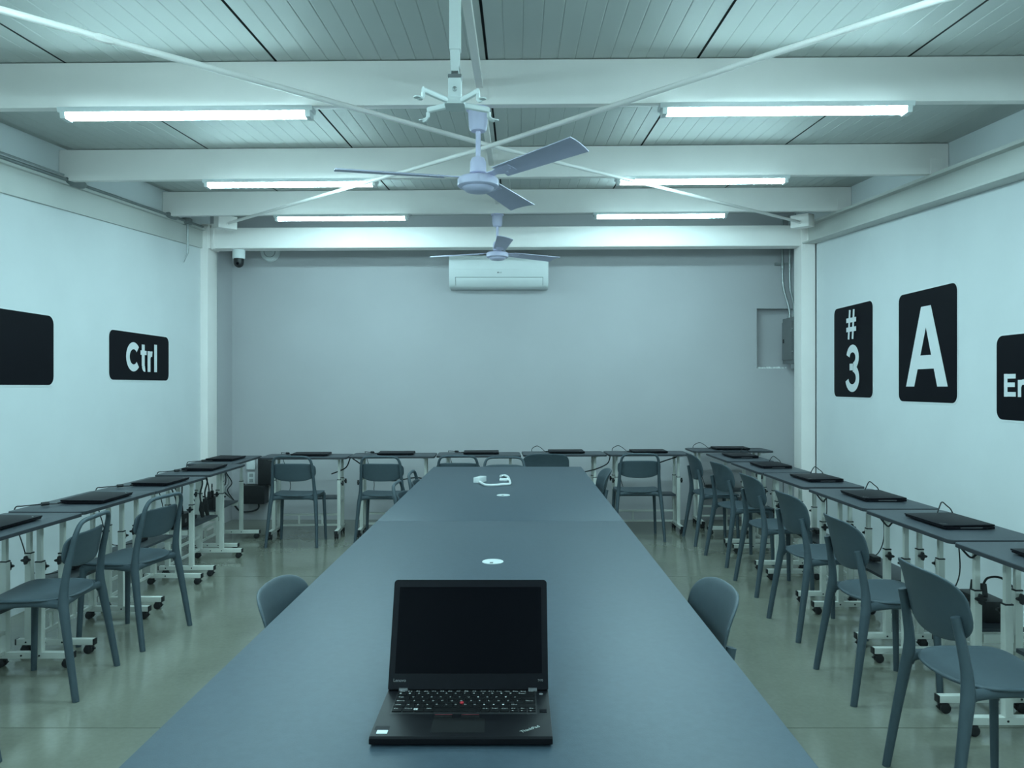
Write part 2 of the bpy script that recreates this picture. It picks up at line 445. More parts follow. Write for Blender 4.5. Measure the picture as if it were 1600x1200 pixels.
# ------------------------------------------------------------------ ceiling fans
def make_fan(label, angles, loc, drop):
    r = thing('ceiling_fan', label, 'fan', loc, 0, 'three bladed ceiling fans')   # origin: top of canopy
    mb = MB(); mb.lathe([(0.048, 0), (0.056, -0.003), (0.056, -0.012), (0.047, -0.016), (0.043, -0.085), (0.040, -0.10), (0.034, -0.108), (0.012, -0.110)], 28); mb.build('canopy', M['fan'], r)
    mb = MB(); mb.lathe([(0.0115, -0.10), (0.0115, -drop+0.10)], 16); mb.build('downrod', M['fan'], r)
    mb = MB(); mb.lathe([(0.014, -drop+0.125), (0.030, -drop+0.118), (0.037, -drop+0.10), (0.038, -drop+0.06), (0.040, -drop+0.05), (0.034, -drop+0.045)], 28); mb.build('rod_cover', M['fan'], r)
    mb = MB(); mb.lathe([(0.02, -drop+0.048), (0.05, -drop+0.034), (0.088, -drop+0.026), (0.096, -drop+0.016), (0.096, -drop-0.012), (0.090, -drop-0.017), (0.074, -drop-0.019), (0.071, -drop-0.024), (0.058, -drop-0.036), (0.03, -drop-0.042), (0.004, -drop-0.043)], 40); mb.build('motor_housing', M['fan'], r)
    for a in angles:
        mb = MB()
        n = 12; vs = []; fs = []
        pitch = R(-11)
        for i in range(n+1):
            t = i/n; rr = 0.155 + 0.505*t
            w = 0.050 + 0.016*t
            for j, q in enumerate((-1, -0.5, 0, 0.5, 1)):
                u = q*w; off = 0.02*(q < 0)*t*0 
                cam_ = 0.006*(1-q*q)
                rr2 = rr - (0.02*(q+1)/2 if i == n else 0)
                vs.append((rr2, u*math.cos(pitch), u*math.sin(pitch)+cam_+0.02*t*0.4))
        m_ = len(vs)
        vs += [(x, y, z+0.004) for x, y, z in vs]
        for i in range(n):
            for j in range(4):
                q = i*5+j
                fs.append((q, q+5, q+6, q+1)); fs.append((m_+q, m_+q+1, m_+q+6, m_+q+5))
        border = [i*5 for i in range(n+1)] + [n*5+j for j in range(1,5)] + [i*5+4 for i in range(n-1,-1,-1)] + [3,2,1]
        for i in range(len(border)):
            p, q = border[i], border[(i+1) % len(border)]
            fs.append((p, q, m_+q, m_+p))
        mb.add(vs, fs)
        b = mb.build('blade', M['fan_blade'], r); b.location = (0, 0, -drop+0.022); b.rotation_euler = (0, 0, R(a))
        mb = MB()
        mb.prism([(0.085, -0.022), (0.12, -0.018), (0.17, -0.035), (0.24, -0.030), (0.24, 0.030), (0.17, 0.035), (0.12, 0.018), (0.085, 0.022)], 0, 0.004)
        for bx_, by_ in ((0.185, -0.02), (0.185, 0.02), (0.225, 0)): mb.lathe([(0.004, -0.003), (0.004, 0.007)], 8, (bx_, by_, 0))
        k = mb.build('blade_bracket', M['fan'], b); k.rotation_euler = (R(-11), 0, 0); k.location = (0, 0, 0.0035)
    return r
f1 = make_fan('lilac white ceiling fan nearer the camera, in front of the crossing brace rods', (190, 312, 71), (-0.185, 3.585, roof(-0.185, 3.585)-0.2105), 0.352)
f2 = make_fan('lilac white ceiling fan hanging in front of the air conditioner', (277, 37, 157), (-0.178, 6.70, roof(-0.178, 6.70)-0.2105), 0.362)

# projector mount (empty) on a pole
r = thing('projector_mount', 'empty white spider projector mount on a square pole above the table', 'projector mount', (-0.163, 2.0, 0))
zt = roof(-0.163, 2.0)-0.205
mb = MB(); mb.cbox(0, 0, zt-0.004, 0.08, 0.06, 0.008); mb.cbox(0, 0, (zt+2.273)/2, 0.029, 0.029, zt-2.273); mb.build('outer_tube', M['white_plastic'], r, bevel=0.002)
mb = MB(); mb.cbox(0, 0, (2.30+2.225)/2, 0.024, 0.024, 0.09); mb.box(-0.012, -0.009, -0.012, 0.012, 2.185, 2.23); mb.box(0.009, 0.012, -0.012, 0.012, 2.185, 2.23)
mb.box(-0.011, 0.011, 0.004, 0.008, 2.185, 2.23)
mb.build('inner_tube', M['white_plastic'], r, bevel=0.001)
mb = MB(); mb.cbox(0, 0, 2.171, 0.034, 0.034, 0.055); mb.build('tilt_block', M['white_plastic'], r, bevel=0.003)
mb = MB(); mb.cbox(0, 0, 2.203, 0.036, 0.036, 0.010); mb.build('block_collar', M['panel_grey'], r, bevel=0.003)
mb = MB(); mb.lathe([(0.006, 0), (0.006, -0.004), (0.003, -0.005)], 12, (0, -0.0175, 2.168), 'y'); mb.build('pivot_bolt', M['galv'], r)
mb = MB(); mb.prism(rrect(-0.026, 0.026, -0.03, 0.03, 0.006), 2.127, 2.144); mb.build('mount_plate', M['white_plastic'], r, bevel=0.002)
for ax, ay in ((-0.072, -0.095), (0.064, -0.085), (-0.076, 0.045), (0.086, 0.045)):
    d = Vector((ax, ay, 0)); L = d.length; d.normalize()
    mb = MB(); s0 = d*0.02
    mb.tube([(s0.x, s0.y, 2.136), (ax, ay, 2.136)], 0.0085, 8, 0.7, up=(0, 0, 1))
    a_ = mb.build('arm', M['white_plastic'], r)
    mb = MB(); e = Vector((ax, ay, 2.13)); mb.tube([e, e+Vector((0,0,-0.012)), e+d*0.006+Vector((0,0,-0.018)), e+d*0.016+Vector((0,0,-0.019))], 0.004, 6, 1.6)
    mb.lathe([(0.009, -0.0195), (0.009, -0.0165)], 12, (e.x+d.x*0.02, e.y+d.y*0.02, e.z))
    mb.build('mounting_foot', M['white_plastic'], a_)

# ------------------------------------------------------------------ wall key signs
def key_sign(wall, y0, y1, z0, z1, label, letters):
    r = thing('wall_sign', label, 'sign', group='keyboard key wall signs')
    s = 1 if wall == 'R' else -1
    X = XR if wall == 'R' else XL
    rad = 0.055
    mb = MB(); mb.prism(rrect(y0-0.012, y1+0.012, z0-0.012, z1+0.012, rad+0.01), X-s*0.0006, X-s*0.002, 'x'); mb.build('border', M['sign_white'], r)
    mb = MB(); mb.prism(rrect(y0, y1, z0, z1, rad), X-s*0.001, X-s*0.0035, 'x'); mb.build('key_face', M['sign_black'], r)
    if letters:
        mb = MB(); u = Vector((0, -s, 0)); v = Vector((0, 0, 1))
        letters(mb, X-s*0.0045, u, v)
        mb.build('lettering', M['sign_white'], r, smooth=False)
    return r
def glyph(mb, x, yz, u, v, w, h, strokes, sw):
    """strokes in a 1x1 box; sw stroke width as fraction of height"""
    pass
def letters_ctrl(mb, x, u, v):
    n = (0, 0, 0)
    o = Vector((x, 6.035, 1.522)); H = 0.232; t = 0.050
    def S(p, w=t): stroke(mb, p, w, o, u, v, n)
    # C
    S(arc(0.114, H/2, 0.090, H/2-0.027, 42, 318, 22), 0.056)
    # t
    S([(0.262, 0.222), (0.262, 0.045)]); S(arc(0.287, 0.046, 0.025, 0.024, 180, 290, 6), t*0.9); S([(0.214, 0.155), (0.318, 0.155)], 0.036)
    # r
    S([(0.358, 0), (0.358, 0.172)]); S(arc(0.405, 0.105, 0.045, 0.045, 170, 75, 8), t*0.9)
    # l
    S([(0.470, 0), (0.470, H)])
def letters_3(mb, x, u, v):
    n = (0, 0, 0)
    o = Vector((x, 6.765, 1.356)); t = 0.066
    def S(p, w=t): stroke(mb, p, w, o, u, v, n)
    # 3
    S(arc(0.138, 0.295, 0.090, 0.078, 170, -75, 16)); S(arc(0.138, 0.118, 0.105, 0.088, 80, -168, 18)); S([(0.095, 0.213), (0.165, 0.213)], 0.058)
    # hash
    o2 = Vector((x, 6.735, 1.81))
    def T(p, w): stroke(mb, p, w, o2, u, v, n)
    for a in (0.045, 0.125): T([(a, 0), (a+0.025, 0.254)], 0.034)
    for b in (0.085, 0.165): T([(0.0, b), (0.195, b)], 0.040)
def letters_a(mb, x, u, v):
    n = (0, 0, 0)
    o = Vector((x, 5.712, 1.40)); H, Wd = 0.57, 0.555
    def P(pts):
        nn = u.cross(v) * 0.0006 * (len(mb.f)+1)
        mb.add([o+u*a+v*b+nn for a, b in pts], [tuple(range(len(pts)))])
    P([(0, 0), (0.118, 0), (0.335, H), (0.212, H)]); P([(Wd, 0), (Wd-0.130, 0), (0.225, H), (0.343, H)])
    P([(0.13, 0.125), (0.43, 0.125), (0.40, 0.222), (0.16, 0.222)])
def letters_enter(mb, x, u, v):
    n = (0, 0, 0)
    o = Vector((x, 4.562, 1.340)); t = 0.030; H = 0.135
    def S(p, w=t): stroke(mb, p, w, o, u, v, n)
    S([(0.016, 0), (0.016, H)], 0.032)
    for b in (0.0145, H/2+0.003, H-0.0145): S([(0.0, b), (0.108 if b != H/2+0.003 else 0.1, b)], 0.027)
    q = 0.128
    S([(q+0.014, 0), (q+0.014, 0.098)]); S(arc(q+0.048, 0.058, 0.031, 0.028, 170, 0, 8)); S([(q+0.079, 0.058), (q+0.079, 0)])
    q = 0.235
    S([(q+0.018, 0.128), (q+0.018, 0.025)]); S(arc(q+0.034, 0.027, 0.016, 0.014, 180, 290, 6)); S([(q-0.004, 0.088), (q+0.045, 0.088)], 0.022)
    q = 0.298
    S(arc(q+0.045, 0.05, 0.034, 0.036, 0, 320, 16), 0.027); S([(q+0.015, 0.046), (q+0.09, 0.046)], 0.02)
    q = 0.400
    S([(q+0.014, 0), (q+0.014, 0.098)]); S(arc(q+0.046, 0.055, 0.03, 0.03, 170, 80, 8))
key_sign('L', 5.784, 6.769, 1.452, 1.832, 'black Ctrl key sign with white letters on the white wall', letters_ctrl)
key_sign('L', 2.75, 5.091, 1.410, 1.865, 'long blank black key sign on the white wall beside the Ctrl sign', None)
key_sign('R', 6.255, 7.013, 1.309, 2.103, 'black key sign with hash mark and number 3 next to the column', letters_3)
key_sign('R', 5.053, 5.825, 1.290, 2.088, 'black A key sign with one large white letter on the wall', letters_a)
key_sign('R', 3.25, 4.635, 1.203, 1.703, 'black Enter key sign cut by the edge of the picture', letters_enter)

# ------------------------------------------------------------------ air conditioner, camera, access point
r = thing('air_conditioner', 'white wall mounted air conditioner on the grey back wall', 'air conditioner', (-0.196, YB, 2.585))
prof = [(0, 0.165), (-0.17, 0.165), (-0.196, 0.158), (-0.206, 0.13), (-0.211, 0.03), (-0.209, -0.02), (-0.195, -0.09), (-0.165, -0.140), (-0.14, -0.160), (-0.10, -0.168), (0, -0.168)]
mb = MB(); mb.prism(prof, -0.51, 0.51, 'x'); mb.build('casing', M['white_plastic'], r, bevel=0.008, seg=3)
mb = MB(); mb.box(-0.505, 0.505, -0.2135, -0.206, 0.018, 0.026); mb.build('front_trim_line', M['white_plastic'], r, bevel=0.002)
mb = MB()
fp = [(-0.2015, -0.068), (-0.198, -0.093), (-0.168, -0.143), (-0.150, -0.158)]
fo = [(y-0.003, z-0.001) for y, z in fp]
mb.prism(fp + fo[::-1], -0.44, 0.45, 'x'); mb.build('louver_flap', M['white_plastic'], r, bevel=0.001)
mb = MB()
g = [(-0.2085, -0.062), (-0.1985, -0.093), (-0.1685, -0.143)]
for xx in (-0.4435, 0.4535): mb.prism([(y-0.002, z) for y, z in g] + [(y+0.004, z) for y, z in g[::-1]], xx-0.003, xx+0.003, 'x')
mb.box(-0.4435, 0.4535, -0.2085, -0.198, -0.066, -0.061)
mb.build('flap_gap', M['ac_groove'], r)
mb = MB(); add_text(mb, 'LG', (0.008, -0.2135, -0.022), (1, 0, 0), (0, 0, 1), 0.022, 0.012, 0.01); mb.lathe([(0.008, -0.2125), (0.008, -0.2105)], 14, (-0.006, 0, -0.016), 'y'); mb.build('logo', M['panel_grey'], r)
mb = MB()
for i in range(9): mb.box(-0.46, 0.46, -0.165+i*0.017, -0.158+i*0.017, 0.165, 0.168)
mb.build('intake_slats', M['ac_groove'], r)

r = thing('dome_camera', 'white security camera with black dome hanging under the back beam', 'security camera', (-2.735, 7.53, bb(-2.735, 0)-0.001))
mb = MB(); mb.lathe([(0.058, 0), (0.060, -0.004), (0.060, -0.080), (0.056, -0.088)], 28); mb.build('housing', M['white_plastic'], r)
mb = MB(); mb.lathe([(0.049, -0.086)] + [(0.047*math.cos(R(a)), -0.128-0.047*math.sin(R(a))) for a in range(0, 86, 10)], 28); mb.build('dome', M['black_plastic'], r)
mb = MB(); mb.lathe([(0.014, -0.046), (0.012, -0.0495), (0.003, -0.050)], 14, (0.004, 0, -0.140), 'y'); mb.build('lens', M['screen'], r)
r = thing('access_point', 'round white wireless access point on the grey wall, half hidden by the back beam', 'access point', (-2.60, YB, 2.815))
mb = MB(); mb.lathe([(0.10, 0), (0.105, -0.006), (0.104, -0.018), (0.094, -0.030), (0.05, -0.035), (0.004, -0.035)], 36, (0, 0, 0), 'y'); mb.build('shell', M['white_plastic'], r)
mb = MB(); mb.lathe([(0.062, -0.0335), (0.062, -0.0365), (0.055, -0.0365), (0.055, -0.0335)], 36, (0, 0, 0), 'y'); mb.build('light_ring', M['ac_groove'], r)

# ------------------------------------------------------------------ breaker panel and conduits
r = thing('breaker_panel', 'dark grey electrical breaker panel behind the column', 'electrical panel', (XR+0.02, 7.865, 1.87))
mb = MB(); mb.box(-0.14, 0, -0.175, 0.175, -0.235, 0.235); mb.build('box', M['panel_grey'], r, bevel=0.006)
mb = MB(); mb.box(-0.150, -0.1405, -0.115, 0.165, -0.195, 0.195); mb.build('door', M['panel_grey'], r, bevel=0.003)
mb = MB(); mb.box(-0.156, -0.150, 0.10, 0.13, -0.02, 0.02); mb.build('latch', M['black_plastic'], r, bevel=0.002)
for z in (-0.115, 0.115):
    mb = MB(); mb.lathe([(0.008, -0.152), (0.008, -0.146), (0.005, -0.146)], 10, (0, -0.135, z), 'x'); mb.build('screw', M['galv'], r)
cl = ['bent steel conduit entering the breaker panel, farthest from the column', 'steel conduit above the breaker panel, between two others', 'steel conduit above the breaker panel, closest to the column']
cps = [[(2.765, 8.02, 3.17), (2.765, 8.02, 2.62), (2.775, 8.01, 2.42), (2.805, 7.97, 2.26), (2.815, 7.95, 2.17), (2.815, 7.95, 2.09)],
       [(2.81, 7.93, 3.17), (2.81, 7.93, 2.5), (2.82, 7.91, 2.35), (2.83, 7.87, 2.25), (2.83, 7.85, 2.17), (2.83, 7.85, 2.09)],
       [(2.835, 7.86, 3.17), (2.835, 7.86, 2.5), (2.84, 7.83, 2.35), (2.845, 7.79, 2.25), (2.845, 7.77, 2.17), (2.845, 7.77, 2.09)]]
for c, l in zip(cps, cl):
    r = thing('conduit', l, 'conduit', group='conduits above the breaker panel')
    mb = MB(); mb.tube(c, 0.013, 10, smooth_steps=5); mb.build('pipe', M['galv'], r)
    e = Vector(c[-1]); mb = MB(); mb.lathe([(0.018, 0.012), (0.020, 0.018), (0.020, 0.034), (0.015, 0.05)], 12, e); mb.build('connector', M['galv'], r)
    e = Vector(c[0])+Vector((0, 0, -0.52)); mb = MB(); mb.lathe([(0.015, -0.03), (0.018, -0.025), (0.018, 0.025), (0.015, 0.03)], 12, e); mb.build('coupling', M['galv'], r)
r = thing('conduit', 'short grey flexible conduit below the breaker panel', 'conduit')
mb = MB(); mb.tube([(2.83, 7.74, 1.637), (2.83, 7.735, 1.58), (2.85, 7.72, 1.50), (2.89, 7.71, 1.42)], 0.012, 10, smooth_steps=5); mb.build('pipe', M['galv_dark'], r)
mb = MB(); mb.box(2.70, 2.72, 8.04, YB, 2.67, 2.70); mb.box(2.70, 2.86, 8.035, 8.045, 2.675, 2.695)
props(mb.build('conduit_clamp', M['galv'], bevel=0.001), 'small steel strap holding the conduits near the ceiling', 'clamp')

# conduit along the top of the Ctrl wall
def cy(y): return Vector((XL+0.052, y, roof(XL, y)-0.203))
r = thing('conduit', 'long grey conduit run along the steel beam above the Ctrl sign', 'conduit')
mb = MB(); mb.tube([cy(0.2), cy(7.38)], 0.011, 10); mb.build('pipe', M['galv_dark'], r)
mb = MB(); mb.tube([cy(0.2)+Vector((0.012, 0, 0.024)), cy(5.1)+Vector((0.012, 0, 0.022))], 0.007, 8); mb.build('thin_pipe', M['galv'], r)
for yb, sc in ((5.26, 1.0), (6.72, 0.9)):
    q = cy(yb); mb = MB(); mb.tube([q+Vector((0, -0.11, -0.007)), q+Vector((0, -0.06, -0.004)), q+Vector((0, 0.06, 0.004)), q+Vector((0, 0.11, 0.007))], [0.018*sc, 0.034*sc, 0.034*sc, 0.018*sc], 12, 0.75, smooth_steps=3)
    mb.build('inspection_fitting', M['galv_dark'], r)
q = cy(7.02); mb = MB(); mb.lathe([(0.042, -0.03), (0.05, -0.025), (0.05, 0.02), (0.042, 0.026)], 18, q); mb.build('junction_box', M['galv_dark'], r)
q = cy(7.02); mb = MB(); mb.tube([q+Vector((0.01, 0, -0.02)), q+Vector((0.012, -0.005, -0.12)), q+Vector((0.012, 0, -0.27)), q+Vector((0.0, -0.01, -0.33)), q+Vector((-0.01, -0.03, -0.38))], [0.012, 0.011, 0.010, 0.006, 0.003], 8, smooth_steps=5); mb.build('hanging_whip', M['galv'], r)

# ------------------------------------------------------------------ chairs
def shell(outline, surf, thick, nrings=7, edge=0.35):
    """closed thin body: outline (a,b) shrunk towards its centre in rings; surf(a,b)->(point, normal)"""
    n = len(outline)
    cx = sum(p[0] for p in outline)/n; cb = sum(p[1] for p in outline)/n
    mb = MB(); vs = []; fs = []
    ts = [1.0, 0.985, 0.95, 0.85, 0.68, 0.48, 0.26]
    offs = [0.0, 0.6, 0.9, 1.0, 1.0, 1.0, 1.0]
    for side in (1, -1):
        for t, of in zip(ts, offs):
            for a, b in outline:
                p, nn = surf(cx+(a-cx)*t, cb+(b-cb)*t)
                vs.append(p + nn*(side*thick/2*of))
        p, nn = surf(cx, cb); vs.append(p + nn*(side*thick/2))
    S = len(ts)*n + 1
    for si in (0, 1):
        o = si*S
        for i in range(len(ts)-1):
            for k in range(n):
                fs.append((o+i*n+k, o+i*n+(k+1)%n, o+(i+1)*n+(k+1)%n, o+(i+1)*n+k))
        for k in range(n): fs.append((o+(len(ts)-1)*n+k, o+(len(ts)-1)*n+(k+1)%n, o+S-1))
    mb.add(vs, fs)
    # weld the two rims
    return mb
def super_outline(hw, h_top, h_bot, e_top, e_bot, n=48, ew_top=None):
    out = []
    for k in range(n):
        a = 2*math.pi*k/n; c, s = math.cos(a), math.sin(a)
        e = e_top if s >= 0 else e_bot
        h = h_top if s >= 0 else h_bot
        out.append((hw*math.copysign(abs(c)**(2/e), c), h*math.copysign(abs(s)**(2/e), s)))
    return out
def weld(o):
    bm = bmesh.new(); bm.from_mesh(o.data)
    bmesh.ops.remove_doubles(bm, verts=bm.verts, dist=0.0002)
    bmesh.ops.recalc_face_normals(bm, faces=bm.faces)
    for f in bm.faces: f.smooth = True
    for e in bm.edges: e.smooth = True
    bm.to_mesh(o.data); bm.free()
    return o

def make_chair(kind):
    r = thing('plastic_chair', 'x', 'chair')
    m = M['chair']
    # seat
    def ssurf(a, b):
        q = (a/0.21)**2; w = (b/0.21)**2
        z = 0.447 - 0.012*(1-min(1, q))*(1-0.5*min(1, w)) + (0.008*max(0, -b/0.2-0.6))
        if b > 0.13: z -= 1.8*(b-0.13)**2
        return Vector((a, b, z)), Vector((0, 0, 1))
    weld(shell(super_outline(0.207, 0.203, 0.172, 5.5, 2.5, 56), ssurf, 0.016).build('seat', m, r))
    # backrest
    if kind == 'B':
        zc, hw, ht, hb, et, eb = 0.682, 0.212, 0.114, 0.120, 3.6, 2.5
    else:
        zc, hw, ht, hb, et, eb = 0.655, 0.196, 0.075, 0.085, 4.2, 2.6
    def bsurf(a, b):
        z = zc + b
        y = -0.170 - (0.22 if kind == 'B' else 0.17)*(z-0.56) + 1.05*a*a
        if kind == 'B': y -= 1.6*max(0, b-0.02)**2
        n_ = Vector((-2.1*a, 1, 0.17)).normalized()
        return Vector((a, y, z)), n_
    weld(shell(super_outline(hw, ht, hb, et, eb, 56), bsurf, 0.011).build('backrest', m, r))
    # legs
    for s in (-1, 1):
        p = [(s*0.222, -0.218, 0), (s*0.211, -0.187, 0.20), (s*0.197, -0.158, 0.385), (s*0.190, -0.151, 0.43), (s*0.184, -0.152, 0.50), (s*0.178, -0.168, 0.60), (s*0.175, -0.182, 0.668)]
        rd = [0.0150, 0.0175, 0.0215, 0.0225, 0.0185, 0.0160, 0.0150]
        if kind == 'A':
            p = p[:5] + [(s*0.178, -0.166, 0.60), (s*0.174, -0.179, 0.66)]; rd = rd[:6] + [0.0145]
        mb = MB(); mb.tube(p, rd, 12, 0.85, smooth_steps=4, up=(0, 1, 0)); mb.build('leg', m, r)
        mb = MB(); mb.tube([(s*0.205, 0.168, 0), (s*0.196, 0.160, 0.25), (s*0.188, 0.152, 0.425)], [0.0135, 0.0155, 0.0195], 12, 0.9, smooth_steps=4, up=(0, 1, 0)); mb.build('leg', m, r)
    if kind == 'A':
        z0 = 0.66
        half = [(0.174, -0.178, 0.655), (0.172, -0.187, 0.70), (0.165, -0.197, 0.745), (0.145, -0.205, 0.777), (0.11, -0.209, 0.788), (0.05, -0.211, 0.790), (0, -0.212, 0.790)]
        path = half + [(-x, y, z) for x, y, z in half[-2::-1]]
        rr = [0.0143, 0.013, 0.0115, 0.0108, 0.0105, 0.0105, 0.0105]; rr = rr + rr[-2::-1]
        mb = MB(); mb.tube(path, rr, 12, 1.0, smooth_steps=4); mb.build('back_loop', m, r)
    # seat frame rails
    mb = MB()
    for s in (-1, 1):
        mb.tube([(s*0.192, -0.152, 0.412), (s*0.186, -0.125, 0.424), (s*0.180, -0.04, 0.429), (s*0.178, 0.05, 0.429), (s*0.183, 0.12, 0.424), (s*0.188, 0.152, 0.410)],
                [0.030, 0.0205, 0.0165, 0.0165, 0.020, 0.028], 10, [0.45, 0.6, 0.7, 0.7, 0.6, 0.45], smooth_steps=4, up=(0, 0, 1))
    mb.tube([(-0.188, 0.152, 0.412), (-0.15, 0.158, 0.425), (0, 0.162, 0.427), (0.15, 0.158, 0.425), (0.188, 0.152, 0.412)], [0.026, 0.018, 0.0155, 0.018, 0.026], 10, [0.45, 0.6, 0.6, 0.6, 0.45], smooth_steps=4, up=(0, 0, 1))
    mb.tube([(-0.192, -0.152, 0.418), (-0.14, -0.147, 0.425), (0, -0.143, 0.426), (0.14, -0.147, 0.425), (0.192, -0.152, 0.418)], [0.024, 0.017, 0.0150, 0.017, 0.024], 10, [0.5, 0.6, 0.6, 0.6, 0.5], smooth_steps=4, up=(0, 0, 1)) if kind == 'A' else None
    mb.build('seat_frame', m, r)
    return r
chA = make_chair('A'); chB = make_chair('B')
used = {'A': False, 'B': False}
def chair(kind, x, y, rot, label, group):
    """x,y: middle between the rear leg feet; rot 0 faces +Y"""
    src = chA if kind == 'A' else chB
    c, s = math.cos(R(rot)), math.sin(R(rot))
    ox, oy = x - 0.218*s, y + 0.218*c
    if used[kind]: o = dup(src, (ox, oy, 0), R(rot), label, group)
    else:
        o = src; used[kind] = True; o.location = (ox, oy, 0); o.rotation_euler = (0, 0, R(rot)); o['label'] = label; o['group'] = group
    return o
# ---- A sign wall row (faces +X)
gR, gL, gK, gT = 'plain backed chairs along the A sign wall', 'loop backed chairs along the Ctrl sign wall', 'chairs along the back wall desks', 'chairs pushed in at the long table'
rowR = [('B', 1.357, 2.615, -91, 'grey plain backed plastic chair nearest the camera, under the Enter sign side desks'),
        ('B', 1.475, 3.585, -91, 'grey plain backed chair second from the camera along the A sign wall'),
        ('B', 1.525, 4.420, -88, 'grey plain backed chair third from the camera along the A sign wall'),
        ('B', 1.575, 5.315, -88, 'grey plain backed chair fourth from the camera along the A sign wall'),
        ('B', 1.585, 6.150, -83, 'grey plain backed chair fifth from the camera, beside the breaker panel end of the row'),
        ('B', 1.551, 6.950, -89, 'grey plain backed chair farthest from the camera along the A sign wall')]
for k, x, y, a, l in rowR: chair(k, x, y, a, l, gR)
rowL = [('A', -1.945, 2.64, 88, 'grey chair cut by the picture edge near the Ctrl wall, only its leg showing'),
        ('A', -1.985, 3.63, 96, 'grey loop backed plastic chair nearest the camera at the Ctrl wall desks'),
        ('A', -1.952, 4.28, 82, 'grey loop backed plastic chair just beyond the nearest one at the Ctrl wall desks')]
for k, x, y, a, l in rowL: chair(k, x, y, a, l, gL)
rowK = [('A', -1.965, 6.66, 0, 'grey loop backed chair facing the back wall, beside the black wall boxes'),
        ('A', -1.195, 6.66, -2, 'grey loop backed chair facing the back wall, second from the black wall boxes'),
        ('A', -0.525, 6.72, 1, 'grey loop backed chair facing the back wall, mostly hidden behind the long table end'),
        ('B', 0.257, 6.92, 1, 'grey plain backed chair facing the back wall beyond the far end of the long table'),
        ('A', 1.104, 6.92, 0, 'grey loop backed chair facing the back wall near the breaker panel corner')]
for k, x, y, a, l in rowK: chair(k, x, y, a, l, gK)
rowT = [('B', -0.757, 2.36, -91, 'grey chair tucked under the long table near the open laptop, Ctrl wall side'),
        ('B', 0.632, 2.33, 91, 'grey chair tucked under the long table near the open laptop, A wall side'),
        ('B', 0.665, 5.62, 90, 'grey plain backed chair at the far part of the long table, A wall side'),
        ('A', -0.775, 4.85, -90, 'grey loop backed chair at the long table, nearer of two, Ctrl wall side'),
        ('A', -0.765, 5.45, -90, 'grey loop backed chair at the long table, farther of two, Ctrl wall side'),
        ('A', -0.115, 6.62, 180, 'grey loop backed chair at the far head of the long table, only its loop showing')]
for k, x, y, a, l in rowT: chair(k, x, y, a, l, gT)

# ------------------------------------------------------------------ long table
TX0, TX1, TZ = -0.689, 0.5195, 0.742
r = thing('conference_table', 'long grey laminate table running down the middle of the room', 'table', ((TX0+TX1)/2, 3.78, 0))
cx_ = (TX0+TX1)/2; hw_ = (TX1-TX0)/2
for y0, y1 in ((1.26, 3.7585), (3.7615, 6.30)):
    mb = MB(); mb.box(-hw_, hw_, y0-3.78, y1-3.78, TZ-0.03, TZ); mb.build('tabletop', M['laminate'], r, bevel=0.0006)
for y in (1.45, 3.60, 3.92, 6.0):
    for s in (-1, 1):
        mb = MB(); mb.cbox(s*(hw_-0.20), y-3.78, (TZ-0.03)/2, 0.06, 0.06, TZ-0.03); mb.build('leg', M['white_metal'], r, bevel=0.003)
mb = MB()
for y0, y1 in ((1.42, 3.63), (3.89, 6.03)):
    for s in (-1, 1): mb.box(s*(hw_-0.20)-0.02, s*(hw_-0.20)+0.02, y0-3.78, y1-3.78, TZ-0.08, TZ-0.031)
mb.build('apron', M['white_metal'], r, bevel=0.002)
for px_, py_ in ((770, 878), (786.5, 774)):
    D = 1200*(1.4-TZ)/(py_-604); X = (px_-809)/1200*D
    mb = MB(); mb.lathe([(0.030, -0.02), (0.040, 0.0), (0.040, 0.002), (0.037, 0.0035), (0.004, 0.0035)], 28, (X-cx_, D-3.78, TZ))
    g_ = mb.build('cable_grommet', M['grommet'], r); g_['label'] = 'round white cable grommet set in the tabletop'
    mb = MB(); mb.box(X-cx_-0.010, X-cx_+0.002, D-3.78-0.037, D-3.78-0.020, TZ+0.0036, TZ+0.0045); mb.build('slot', M['panel_grey'], g_)

# white adapter with cord on the table
def tpt(px_, py_, z=TZ):
    D = 1200*(1.4-z)/(py_-604); return Vector(((px_-809)/1200*D, D, z))
r = thing('video_adapter', 'small white cable adapter with its cord lying at the far end of the table', 'adapter', tpt(748, 754))
o_ = tpt(748, 754)
mb = MB(); mb.cbox(0, 0.02, 0.019, 0.05, 0.11, 0.038); b_ = mb.build('adapter_body', M['white_plastic'], r, bevel=0.006); b_.rotation_euler = (0, 0, R(-22))
mb = MB(); mb.tube([Vector((0.005, -0.035, 0.012))] + [tpt(a, b, TZ+0.008)-o_ for a, b in ((758, 757.5), (772, 758), (785, 757), (794, 756.5), (797, 755), (796, 750), (794, 746))], 0.0085, 8, smooth_steps=5); mb.build('cord', M['white_plastic'], r)
mb = MB(); mb.tube([tpt(a, b, TZ+0.008)-o_ for a, b in ((782, 744), (789, 743.5), (794, 746), (793, 749.5), (781, 749.5))], 0.012, 8, 0.8, smooth_steps=5); mb.build('plug', M['white_plastic'], r)

# ------------------------------------------------------------------ open laptop
r = thing('open_laptop', 'open black laptop with dark screen on the near end of the long table', 'laptop', (-0.104, 1.40, TZ))
LW, LD = 0.336, 0.222
mb = MB(); mb.prism([(0.000, 0.005), (0.010, 0.0035), (LD, 0.0035), (LD, 0.0215), (0.004, 0.0185), (0.000, 0.0155)], -LW/2, LW/2, 'x'); base = mb.build('base', M['palm'], r, bevel=0.0022)
slope = (0.0215-0.0185)/(LD-0.004)
def bz(y): return 0.0185 + slope*(y-0.004)
for sx in (-0.13, 0.13):
    for yy in (0.02, 0.2):
        mb = MB(); mb.cbox(sx, yy, 0.002, 0.03, 0.008, 0.004); mb.build('rubber_foot', M['black_plastic'], base)
